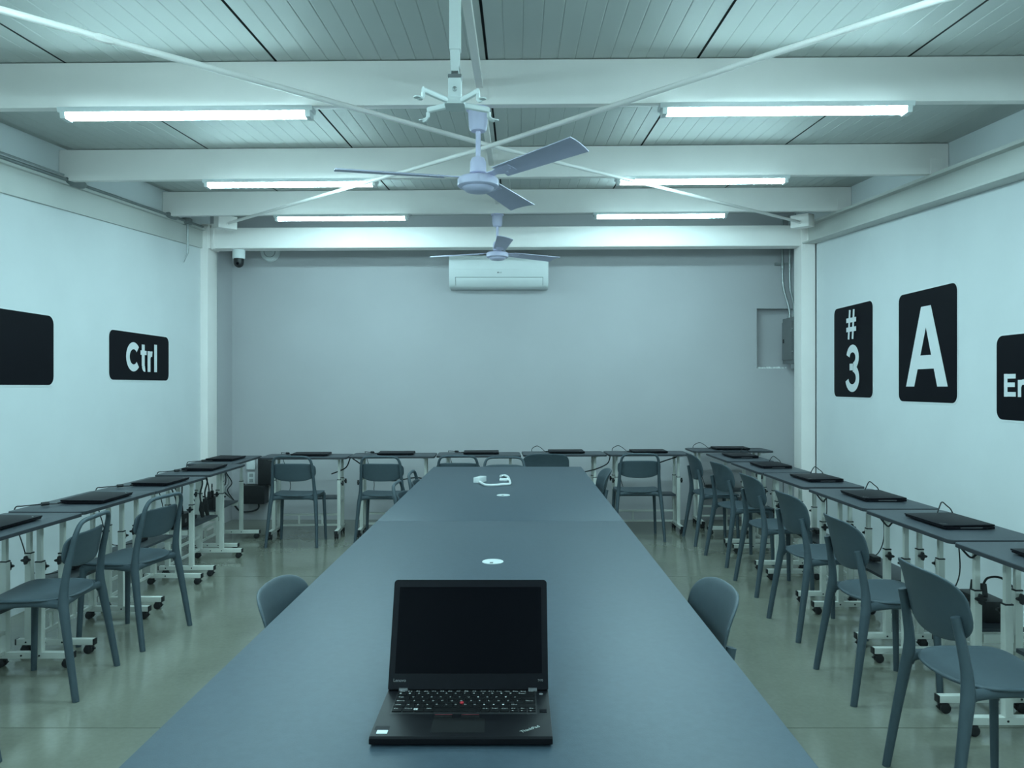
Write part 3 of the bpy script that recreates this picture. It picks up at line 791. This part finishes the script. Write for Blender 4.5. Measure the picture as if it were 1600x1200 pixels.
# keyboard well and keys
mb = MB(); mb.add([(-0.146, 0.096, bz(0.096)+0.0003), (0.142, 0.096, bz(0.096)+0.0003), (0.142, 0.207, bz(0.207)+0.0003), (-0.146, 0.207, bz(0.207)+0.0003)], [(0,1,2,3)])
mb.build('keyboard_deck', M['black_plastic'], base)
keys = MB(); leg = MB()
def key(x0, x1, y0, y1, s=None):
    z = bz((y0+y1)/2)
    keys.box(x0+0.0008, x1-0.0008, y0+0.0008, y1-0.0008, z, z+0.0022)
    if s:
        w = min(0.0036*len(s), (x1-x0)*0.6)
        add_text(leg, s, (x0+0.004, y1-0.0085, z+0.0026), (1, 0, 0), (0, 1, 0), w, 0.0042, 0.0)
kx0, kx1 = -0.144, 0.140
rows = [
  (0.196, 0.205, [(1, s) for s in ['Esc','F1','F2','F3','F4','F5','F6','F7','F8','F9','F10','F11','F12','Inicio','Fin','Ins','Supr']]),
  (0.178, 0.195, [(1, s) for s in '|1234567890'] + [(1, "'"), (1, '!'), (2, 'Retr')]),
  (0.160, 0.177, [(1.5, 'Tab')] + [(1, s) for s in 'QWERTYUIOP'] + [(1, "'"), (1, '+'), (1.5, None)]),
  (0.142, 0.159, [(1.75, 'Bloq')] + [(1, s) for s in 'ASDFGHJKL'] + [(1, 'N'), (1, '{'), (1, '}'), (1.25, 'Intro')]),
  (0.124, 0.141, [(1.25, 'May'), (1, '<')] + [(1, s) for s in 'ZXCVBNM'] + [(1, ','), (1, '.'), (1, '-'), (2.75, 'May')]),
  (0.104, 0.123, [(1.1, 'Fn'), (1.25, 'Ctrl'), (1, None), (1, 'Alt'), (4.9, None), (1, 'Alt Gr'), (1, 'Impr'), (1, 'Ctrl')]),
]
for y0, y1, ks in rows:
    tot = sum(k[0] for k in ks); end = kx1 if y0 > 0.11 else 0.087
    sc_ = (end-kx0)/tot; x = kx0
    for w, s in ks:
        key(x, x+w*sc_, y0, y1, s); x += w*sc_
for i, (a, b, s) in enumerate(((0.088, 0.1045, 'Re'), (0.106, 0.122, 'Av'), (0.1235, 0.140, 'Re'))): key(a, b, 0.1135, 0.123, s); key(a, b, 0.104, 0.1125, '<' if i == 0 else ('v' if i == 1 else '>'))
# window key mark
z = bz(0.113)+0.0026
for a in (0, 1):
    for b in (0, 1): leg.box(-0.101+a*0.0042, -0.0972+a*0.0042, 0.109+b*0.0042, 0.1128+b*0.0042, z, z+0.0002)
kb = keys.build('keyboard', M['keycap'], base, bevel=0.0006, seg=1); leg.build('key_lettering', M['legend'], kb, smooth=False)
mb = MB(); mb.lathe([(0.0036, 0), (0.004, 0.0025), (0.003, 0.004), (0.001, 0.0042)], 12, (-0.008, 0.1415, bz(0.14)+0.001)); mb.build('pointing_stick', M['red'], base)
mb = MB(); mb.add([(-0.058, 0.018, bz(0.018)+0.0004), (0.042, 0.018, bz(0.018)+0.0004), (0.042, 0.078, bz(0.078)+0.0004), (-0.058, 0.078, bz(0.078)+0.0004)], [(0,1,2,3)]); mb.build('trackpad', M['keycap'], base)
for a, b in ((-0.058, -0.022), (-0.006, 0.030)):
    mb = MB(); mb.box(a, b, 0.079, 0.093, bz(0.086), bz(0.086)+0.0012); tb = mb.build('trackpad_button', M['keycap'], base, bevel=0.0004, seg=1)
    mb = MB(); mb.box(a+0.001, b-0.001, 0.0905, 0.0920, bz(0.09)+0.0010, bz(0.09)+0.0016); mb.build('red_stripe', M['red_line'], tb)
mb = MB(); mb.prism(rrect(-0.157, -0.137, 0.014, 0.028, 0.001), bz(0.02), bz(0.02)+0.0006); mb.build('sticker', M['sticker'], base)
mb = MB(); mb.prism(rrect(-0.163, -0.136, 0.0295, 0.046, 0.001), bz(0.036), bz(0.036)+0.0003); mb.build('dark_sticker', M['laptop'], base)
mb = MB(); mb.box(0.147, 0.161, 0.103, 0.117, bz(0.11), bz(0.11)+0.0006); mb.build('fingerprint_reader', M['screen'], base)
mb = MB(); mb.lathe([(0.004, 0), (0.004, 0.001)], 12, (0.152, 0.19, bz(0.19))); mb.build('power_button', M['logo_grey'], base)
mb = MB(); u = Vector((math.cos(R(36)), math.sin(R(36)), 0)); v = Vector((-math.sin(R(36)), math.cos(R(36)), 0)); add_text(mb, 'ThinkPad', (0.112, 0.016, bz(0.03)+0.0009), u, v, 0.042, 0.0085, 0.012); mb.build('logo', M['logo_silver'], base, smooth=False)
# lid
a_lid = math.atan2(0.089, 0.205)
lid = None
mb = MB(); mb.prism(rrect(-LW/2, LW/2, 0, 0.2265, [0.008, 0.008, 0.003, 0.003]), 0, 0.0075, 'y'); lid = mb.build('lid', M['laptop'], r, bevel=0.0015)
lid.location = (0, 0.207, 0.0235); lid.rotation_euler = (-a_lid, 0, 0)
mb = MB(); mb.box(-0.155, 0.155, -0.0006, 0.001, 0.032, 0.2105); mb.build('screen', M['screen'], lid)
mb = MB(); add_text(mb, 'Lenovo', (-0.157, -0.0008, 0.0155), (1, 0, 0), (0, 0, 1), 0.026, 0.0062, 0.01); mb.build('logo', M['logo_grey'], lid, smooth=False)
mb = MB(); add_text(mb, 'T470', (0.146, -0.0008, 0.0165), (1, 0, 0), (0, 0, 1), 0.011, 0.0042, 0.0); mb.build('model_lettering', M['logo_grey'], lid, smooth=False)
for s in (-0.135, 0.135):
    mb = MB(); mb.tube([(s-0.009, 0.2065, 0.0225), (s+0.009, 0.2065, 0.0225)], 0.0052, 12); mb.build('hinge', M['hinge'], r)

# ------------------------------------------------------------------ rolling desks
DH = 0.755
def make_desk():
    r = thing('rolling_desk', 'x', 'desk')
    mb = MB(); mb.prism(rrect(-0.395, 0.395, -0.20, 0.20, 0.028), DH-0.018, DH); t = mb.build('tabletop', M['desk_top'], r, bevel=0.002)
    mb = MB(); mb.prism(rrect(-0.3958, 0.3958, -0.2008, 0.2008, 0.0288), DH-0.0165, DH-0.003); mb.build('edge_band', M['desk_edge'], t)
    for s in (-1, 1):
        X = s*0.30
        mb = MB(); mb.cbox(X, 0.0, DH-0.0225, 0.045, 0.33, 0.008); mb.build('top_bracket', M['white_metal'], r, bevel=0.001)
        mb = MB(); mb.cbox(X, 0, 0.0615, 0.032, 0.40, 0.030); fb = mb.build('foot_bar', M['white_metal'], r, bevel=0.002)
        for e in (-1, 1):
            mb = MB(); mb.cbox(X, e*0.2035, 0.0615, 0.033, 0.007, 0.031); mb.build('end_cap', M['black_plastic'], fb, bevel=0.001)
        mb = MB()
        for q in (-0.04, 0.05, 0.15): mb.lathe([(0.005, -0.0172), (0.005, 0.0172)], 8, (X, q, 0.0615), 'x')
        mb.build('bolts', M['black_plastic'], fb)
        for y in (-0.035, 0.14):
            mb = MB(); mb.cbox(X, y, (0.0765+0.525)/2, 0.032, 0.032, 0.525-0.0765); up = mb.build('upright', M['white_metal'], r, bevel=0.002)
            mb = MB(); mb.cbox(X, y, 0.527, 0.034, 0.034, 0.006); mb.build('collar', M['black_plastic'], up, bevel=0.001)
            mb = MB(); mb.cbox(X, y, (0.42+DH-0.027)/2, 0.022, 0.022, DH-0.027-0.42); mb.build('riser', M['white_metal'], r, bevel=0.0015)
            mb = MB()
            d = -1 if y > 0 else 1
            K = [(0.017+0.006*math.cos(4*math.radians(a)), a) for a in range(0, 360, 10)]
            mb.prism([(y + q*math.cos(R(a)), 0.495 + q*math.sin(R(a))) for q, a in K], X+s*0.024, X+s*0.040, 'x')
            mb.lathe([(0.008, 0.016*s), (0.008, 0.026*s)], 10, (X, y, 0.495), 'x')
            mb.build('knob', M['black_plastic'], r, bevel=0.002)
        for y in (-0.165, 0.165):
            mb = MB(); mb.lathe([(0.006, 0.0465), (0.010, 0.044), (0.010, 0.038)], 10, (X, y, 0))
            for w in (-0.011, 0.011): mb.lathe([(0.010, -0.008), (0.0215, -0.006), (0.022, 0), (0.0215, 0.006), (0.010, 0.008)], 16, (X+w, y-0.008, 0.022), 'x')
            mb.box(X-0.017, X+0.017, y-0.026, y+0.006, 0.030, 0.043); mb.box(X-0.007, X+0.007, y-0.040, y-0.02, 0.022, 0.028)
            mb.build('caster', M['black_plastic'], r, bevel=0.0015)
        mb = MB(); mb.cbox(X, 0.055, 0.320, 0.026, 0.13, 0.036); mb.build("shelf_support", M["white_metal"], r, bevel=0.001)
    mb = MB(); mb.box(-0.283, 0.283, -0.010, 0.195, 0.339, 0.355); mb.build('shelf', M['desk_top'], r, bevel=0.0015)
    mb = MB()
    for z in (0.075, 0.175): mb.box(-0.286, 0.286, 0.132, 0.148, z-0.009, z+0.009)
    for q in (-0.11, 0.11): mb.box(q-0.008, q+0.008, 0.133, 0.147, 0.075, 0.175)
    mb.build('stretcher', M['white_metal'], r, bevel=0.001)
    return r
desk0 = make_desk(); desk_used = False
TOPS = ('tabletop', 'riser', 'top_bracket')
def desk(x, y, rot, dz, label, group):
    global desk_used
    if not desk_used: 
        o = desk0; desk_used = True; o.location = (x, y, 0); o.rotation_euler = (0, 0, R(rot)); o['label'] = label; o['group'] = group
    else: o = dup(desk0, (x, y, 0), R(rot), label, group)
    for ch in o.children:
        st = ch.name.split('.')[0]
        if st in TOPS: ch.location.z = dz
    return o
lap0 = None
def make_laptop():
    r = thing('closed_laptop', 'x', 'laptop')
    mb = MB(); mb.prism([(-0.112, 0.006), (-0.104, 0.003), (0.1165, 0.003), (0.1165, 0.0145), (-0.112, 0.0125)], -0.168, 0.168, 'x'); b = mb.build('base', M['laptop'], r, bevel=0.0018)
    mb = MB(); mb.prism([(-0.1165, 0.0140), (0.1165, 0.0160), (0.1165, 0.0235), (-0.1165, 0.0205)], -0.168, 0.168, 'x'); l = mb.build('lid', M['laptop'], r, bevel=0.0022)
    mb = MB(); u = Vector((math.cos(R(37)), math.sin(R(37)), 0)); v = Vector((-u.y, u.x, 0))
    add_text(mb, 'ThinkPad', (0.115, -0.108, 0.0216), u, v, 0.036, 0.0075, 0.012); mb.build('logo', M['logo_silver'], l, smooth=False)
    for sx in (-0.135, 0.135):
        mb = MB(); mb.box(sx-0.015, sx+0.015, -0.095, -0.087, 0, 0.0035); mb.box(sx-0.015, sx+0.015, 0.09, 0.098, 0, 0.0035); mb.build('rubber_foot', M['black_plastic'], b)
    mb = MB(); mb.box(-0.09, 0.09, 0.1165, 0.119, 0.006, 0.018); mb.build('hinge_bar', M['black_plastic'], b)
    mb = MB(); mb.box(0.168, 0.1686, -0.04, 0.06, 0.007, 0.011); mb.build('side_ports', M['hinge'], b)
    return r
lap0 = make_laptop(); lap_used = False
def laptop(x, y, z, rot, label, group):
    global lap_used
    if not lap_used:
        lap_used = True; lap0.location = (x, y, z); lap0.rotation_euler = (0, 0, R(rot)); lap0['label'] = label; lap0['group'] = group; return lap0
    return dup(lap0, (x, y, z), R(rot), label, group)
def make_cord(arch):
    r = thing('laptop_charger', 'x', 'charger')
    h = 0.05 if arch else 0.006
    p = [(-0.170, 0.060, 0.010), (-0.20, 0.070, 0.008), (-0.235, 0.10, 0.008+h*0.6), (-0.275, 0.135, 0.008+h), (-0.315, 0.18, 0.010+h*0.5), (-0.325, 0.212, 0.006), (-0.31, 0.225, -0.06), (-0.26, 0.215, -0.2), (-0.235, 0.20, -0.30), (-0.22, 0.16, -0.37)] + ([(-0.23, 0.12, -0.392), (-0.21, 0.115, -0.392)] if arch else [(-0.05, 0.12, -0.392), (0.0, 0.115, -0.392)])
    mb = MB(); mb.tube(p, 0.0032, 6, smooth_steps=5); mb.build('cord', M['cord'], r)
    mb = MB(); mb.cbox(-0.183, 0.064, 0.010, 0.026, 0.010, 0.008); mb.build('plug', M['black_plastic'], r, bevel=0.002)
    if not arch:
        mb = MB(); mb.tube([(-0.255, 0.118, 0.014), (-0.225, 0.097, 0.014)], 0.010, 8); mb.build('ferrite_bead', M['black_plastic'], r)
    bq = -0.17 if arch else 0.04
    mb = MB(); mb.cbox(bq, 0.11, -0.384, 0.10, 0.045, 0.028); mb.build('charger_brick', M['black_plastic'], r, bevel=0.004)
    return r
cordA, cordF = make_cord(True), make_cord(False); cu = {True: False, False: False}
def cord(x, y, z, rot, arch, label, group):
    src = cordA if arch else cordF
    if not cu[arch]:
        cu[arch] = True; src.location = (x, y, z); src.rotation_euler = (0, 0, R(rot)); src['label'] = label; src['group'] = group
    else: dup(src, (x, y, z), R(rot), label, group)

# (x, y, rot, dz, desk label, laptop jitter (dx, dy, rot), where)
rows_d = []
ordw = ['nearest', 'second nearest', 'third nearest', 'fourth nearest', 'farthest', 'sixth']
Ly = [3.535, 4.335, 5.14, 5.975, 6.785]
Lx = [-2.42, -2.425, -2.44, -2.45, -2.575]
Lr = [90, 90, 90, 91, 92]
for i in range(5):
    rows_d.append((Lx[i], Ly[i], Lr[i], (0.0, 0.003, -0.004, 0.002, 0.0)[i], ((0.02, 0.0, 0), (0.02, -0.045, 1), (0.02, -0.045, -1), (0.02, -0.01, 1), (0.0, 0.0, -2))[i], f'{ordw[i]} to the camera along the Ctrl sign wall', 'L', False))
Ry = [2.785, 3.60, 4.43, 5.27, 6.145, 6.97]
ordr = ['nearest to the camera', 'second from camera', 'third from camera', 'fourth from camera', 'fifth from camera', 'sixth from camera']
for i in range(6):
    rows_d.append(((2.00, 2.005, 2.02, 2.01, 2.01, 2.0)[i], Ry[i], -90, (0.002, 0.004, 0.004, 0.008, 0.002, 0.006)[i], ((0.0, 0.01, 0), (0.0, 0.01, 1), (0, 0.025, -1), (0, 0.035, 2), (-0.03, 0.02, 0), (-0.02, 0.02, 2))[i], f'{ordr[i]} along the A sign wall', 'R', True))
bx = [-1.975, -1.175, -0.37, 0.44, 1.25, 2.12]
by = [7.215, 7.295, 7.365, 7.41, 7.45, 7.74]
bz_ = [-0.004, -0.002, 0.0, 0.004, 0.004, 0.012]
ordb = ['first from the black wall boxes', 'second from the black wall boxes', 'third from the black wall boxes', 'fourth from the black wall boxes', 'fifth from the black wall boxes', 'under the breaker panel']
for i in range(6):
    rows_d.append((bx[i], by[i], (3, 2.5, 2, 2, 1.5, 0)[i], bz_[i], ((0.03, 0.03, 0), (0.02, 0.03, 0), (0.02, 0.03, 0), (0.03, 0.03, 0), (0.02, 0.02, 0), (0.02, 0.0, 0))[i], f'{ordb[i]} along the grey back wall', 'B', i > 2))
for x, y, rot, dz, (jx, jy, jr), where, row, arch in rows_d:
    g = {'L': 'Ctrl wall', 'R': 'A wall', 'B': 'back wall'}[row]
    desk(x, y, rot, dz, 'dark rolling desk, ' + where, f'rolling desks along the {g}')
    c, s = math.cos(R(rot)), math.sin(R(rot))
    lx, ly = x + c*jx - s*jy, y + s*jx + c*jy
    laptop(lx, ly, DH+dz+0.0003, rot+jr, 'closed laptop on the desk ' + where, f'closed laptops along the {g}')
    cord(x + c*jx, y + s*jx, DH+dz, rot, arch, 'charger cord on the desk ' + where, f'charger cords along the {g}')

# ------------------------------------------------------------------ power boxes, wall boxes, cables
def power_box(x, y, rot, label, plugs=2):
    r = thing('power_regulator', label, 'power regulator', (x, y, 0.3552), R(rot), 'black power regulators on desk shelves')
    mb = MB(); mb.box(-0.11, 0.11, -0.05, 0.05, 0, 0.095); mb.build('box', M['black_plastic'], r, bevel=0.006)
    for i in range(plugs):
        q = -0.06+0.07*i
        mb = MB(); mb.prism([(-0.018, 0), (0.018, 0), (0.007, 0.055), (-0.007, 0.055)], -0.012, 0.012, 'y'); p = mb.build('plug', M['black_plastic'], r, bevel=0.003); p.location = (q, 0, 0.0955)
        mb = MB(); mb.tube([(0, 0, 0.05), (-0.01, 0.005, 0.12), (-0.03, 0.02, 0.18), (-0.06, 0.03, 0.25)] if i == 0 else [(0, 0, 0.05), (0.02, 0.01, 0.085), (0.08, 0.03, 0.10), (0.14, 0.05, 0.07)], 0.005, 8, smooth_steps=5); mb.build('plug_cord', M['cord'], p)
    mb = MB(); mb.box(-0.04, -0.01, -0.052, -0.0495, 0.03, 0.06); mb.build('switch', M['panel_grey'], r)
    return r
power_box(2.115, 3.50, -90, 'black power regulator with plugs on the second desk shelf, A sign side')
power_box(-2.53, 5.76, 90, 'black power regulator on a desk shelf under the Ctrl wall, nearer of two')
power_box(-2.63, 6.60, 92, 'black power regulator on a desk shelf under the Ctrl wall, nearest the back wall', 2)
# black boxes mounted on the back wall
def wall_box(x0, x1, z0, z1, d, label):
    r = thing('wall_cabinet', label, 'wall cabinet', ((x0+x1)/2, YB, (z0+z1)/2))
    w, h = (x1-x0)/2, (z1-z0)/2
    mb = MB(); mb.box(-w, w, -d, 0, -h, h); mb.build('box', M['black_plastic'], r, bevel=0.004)
    mb = MB(); mb.box(-w+0.012, w-0.012, -d-0.004, -d+0.0005, -h+0.012, h-0.012); mb.build('cover', M['black_plastic'], r, bevel=0.002)
    return r
wall_box(-2.855, -2.62, 0.185, 0.375, 0.14, 'low wide black box mounted on the grey back wall under the corner desk')
wall_box(-2.70, -2.555, 0.378, 0.665, 0.10, 'upright black box mounted on the grey back wall above the wide one')
r = thing('wall_outlet', 'white power outlet on the grey back wall beside the upright black box', 'outlet', (-2.80, YB, 0.44))
mb = MB(); mb.box(-0.04, 0.04, -0.012, 0, -0.06, 0.06); mb.build('plate', M['white_plastic'], r, bevel=0.003)
mb = MB(); mb.box(-0.02, 0.02, -0.014, -0.0115, -0.045, -0.01); mb.box(-0.02, 0.02, -0.014, -0.0115, 0.01, 0.045); mb.build('sockets', M['ac_groove'], r)
r = thing('wall_outlet', 'white outlet high above the upright black box, under the corner desk', 'outlet', (-2.80, YB, 0.585))
mb = MB(); mb.box(-0.045, 0.045, -0.03, 0, -0.055, 0.055); mb.build('plate', M['white_plastic'], r, bevel=0.003)
r = thing('wall_outlet', 'white outlet with black plug on the A sign wall below the desks by the column', 'outlet', (XR, 6.75, 0.50), 0)
mb = MB(); mb.box(-0.012, 0, -0.06, 0.06, -0.04, 0.04); mb.build('plate', M['white_plastic'], r, bevel=0.003)
mb = MB(); mb.box(-0.05, -0.0125, -0.02, 0.03, -0.02, 0.025); mb.build('plug', M['black_plastic'], r, bevel=0.004)
def cable(pts, rad, m, label, name='hanging_cable', group=None):
    mb = MB(); mb.tube(pts, rad, 7, smooth_steps=6); return props(mb.build(name, m), label, 'cable', group)
cable([(-2.70, YB-0.08, 0.185), (-2.70, YB-0.10, 0.13), (-2.78, YB-0.12, 0.105), (-2.87, YB-0.16, 0.12), (-2.93, YB-0.2, 0.22)], 0.009, M['cord'], 'thick black cable looping out below the wide black wall box')
cable([(-1.79, 7.38, 0.56), (-1.65, 7.34, 0.62), (-1.60, 7.30, 0.70), (-1.59, 7.28, 0.728)], 0.006, M['cord'], 'black cable rising behind the loop backed chair by the black wall boxes')
cable([(-1.58, 7.28, 0.728), (-1.52, 7.31, 0.68), (-1.42, 7.33, 0.60), (-1.36, 7.33, 0.55), (-1.20, 7.33, 0.50), (-0.95, 7.33, 0.53), (-0.78, 7.34, 0.46)], 0.006, M['cord'], 'black cable sagging under the second back wall desk')
cable([(0.62, 7.35, 0.58), (0.75, 7.36, 0.61), (0.86, 7.38, 0.66), (0.89, 7.40, 0.728)], 0.006, M['cord'], 'black cable sagging under the back wall desk beyond the table end')
cable([(1.28, 7.42, 0.63), (1.42, 7.44, 0.68), (1.58, 7.46, 0.728)], 0.006, M['cord'], 'black cable rising behind the chair near the breaker panel corner')
cable([(-2.50, 5.56, 0.728), (-2.50, 5.60, 0.66), (-2.48, 5.66, 0.60), (-2.50, 5.72, 0.68), (-2.52, 5.76, 0.728)], 0.005, M['cord'], 'small black cable loop hanging under a Ctrl wall desk')
for i, (yy, zz) in enumerate(((5.86, 0.34), (5.95, 0.335))):
    r = thing('hanging_plug', ['black plug lead hanging in front of a Ctrl wall desk shelf, nearer of two', 'black plug lead hanging in front of a Ctrl wall desk shelf, farther of two'][i], 'plug', (-2.42, yy, 0), group='hanging plug leads under the Ctrl wall desks')
    mb = MB(); mb.tube([(0, 0, 0.728), (0.01, 0.01, 0.66), (-0.005, 0.0, 0.58), (0, 0.01, 0.50)], 0.006, 7, smooth_steps=5); mb.build('cord', M['cord'], r)
    mb = MB(); mb.tube([(0, 0.01, 0.52), (0, 0.015, 0.46), (0.005, 0.03, 0.40)], [0.010, 0.02, 0.014], 8); mb.build('plug_head', M['black_plastic'], r)
for i in range(4):
    cable([(-2.70-0.03*i, 7.10+0.05*i, 0.728), (-2.71-0.02*i, 7.12+0.05*i, 0.62), (-2.68-0.04*i, 7.2+0.03*i, 0.50), (-2.74-0.02*i, 7.25, 0.42), (-2.70, 7.3, 0.32)], 0.005, M['pale_cord'] if i % 2 else M['cord'],
          ['black cable', 'pale cable', 'black looped cable', 'pale looped cable'][i] + ' hanging under the corner desk beside the black wall boxes', group='cables under the corner desk')
for i, (yy, lab_) in enumerate(((4.12, 'under the third desk from the camera on the A wall side'), (3.38, 'under the second desk from the camera on the A wall side'), (4.98, 'under the fourth desk from the camera on the A wall side'))):
    cable([(1.92, yy, 0.728), (1.94, yy-0.05, 0.68), (1.95, yy-0.08, 0.665), (1.95, yy-0.12, 0.69), (1.96, yy-0.17, 0.72), (1.97, yy-0.2, 0.728)], 0.0045, M['cord'], 'thin black cable drooping ' + lab_)
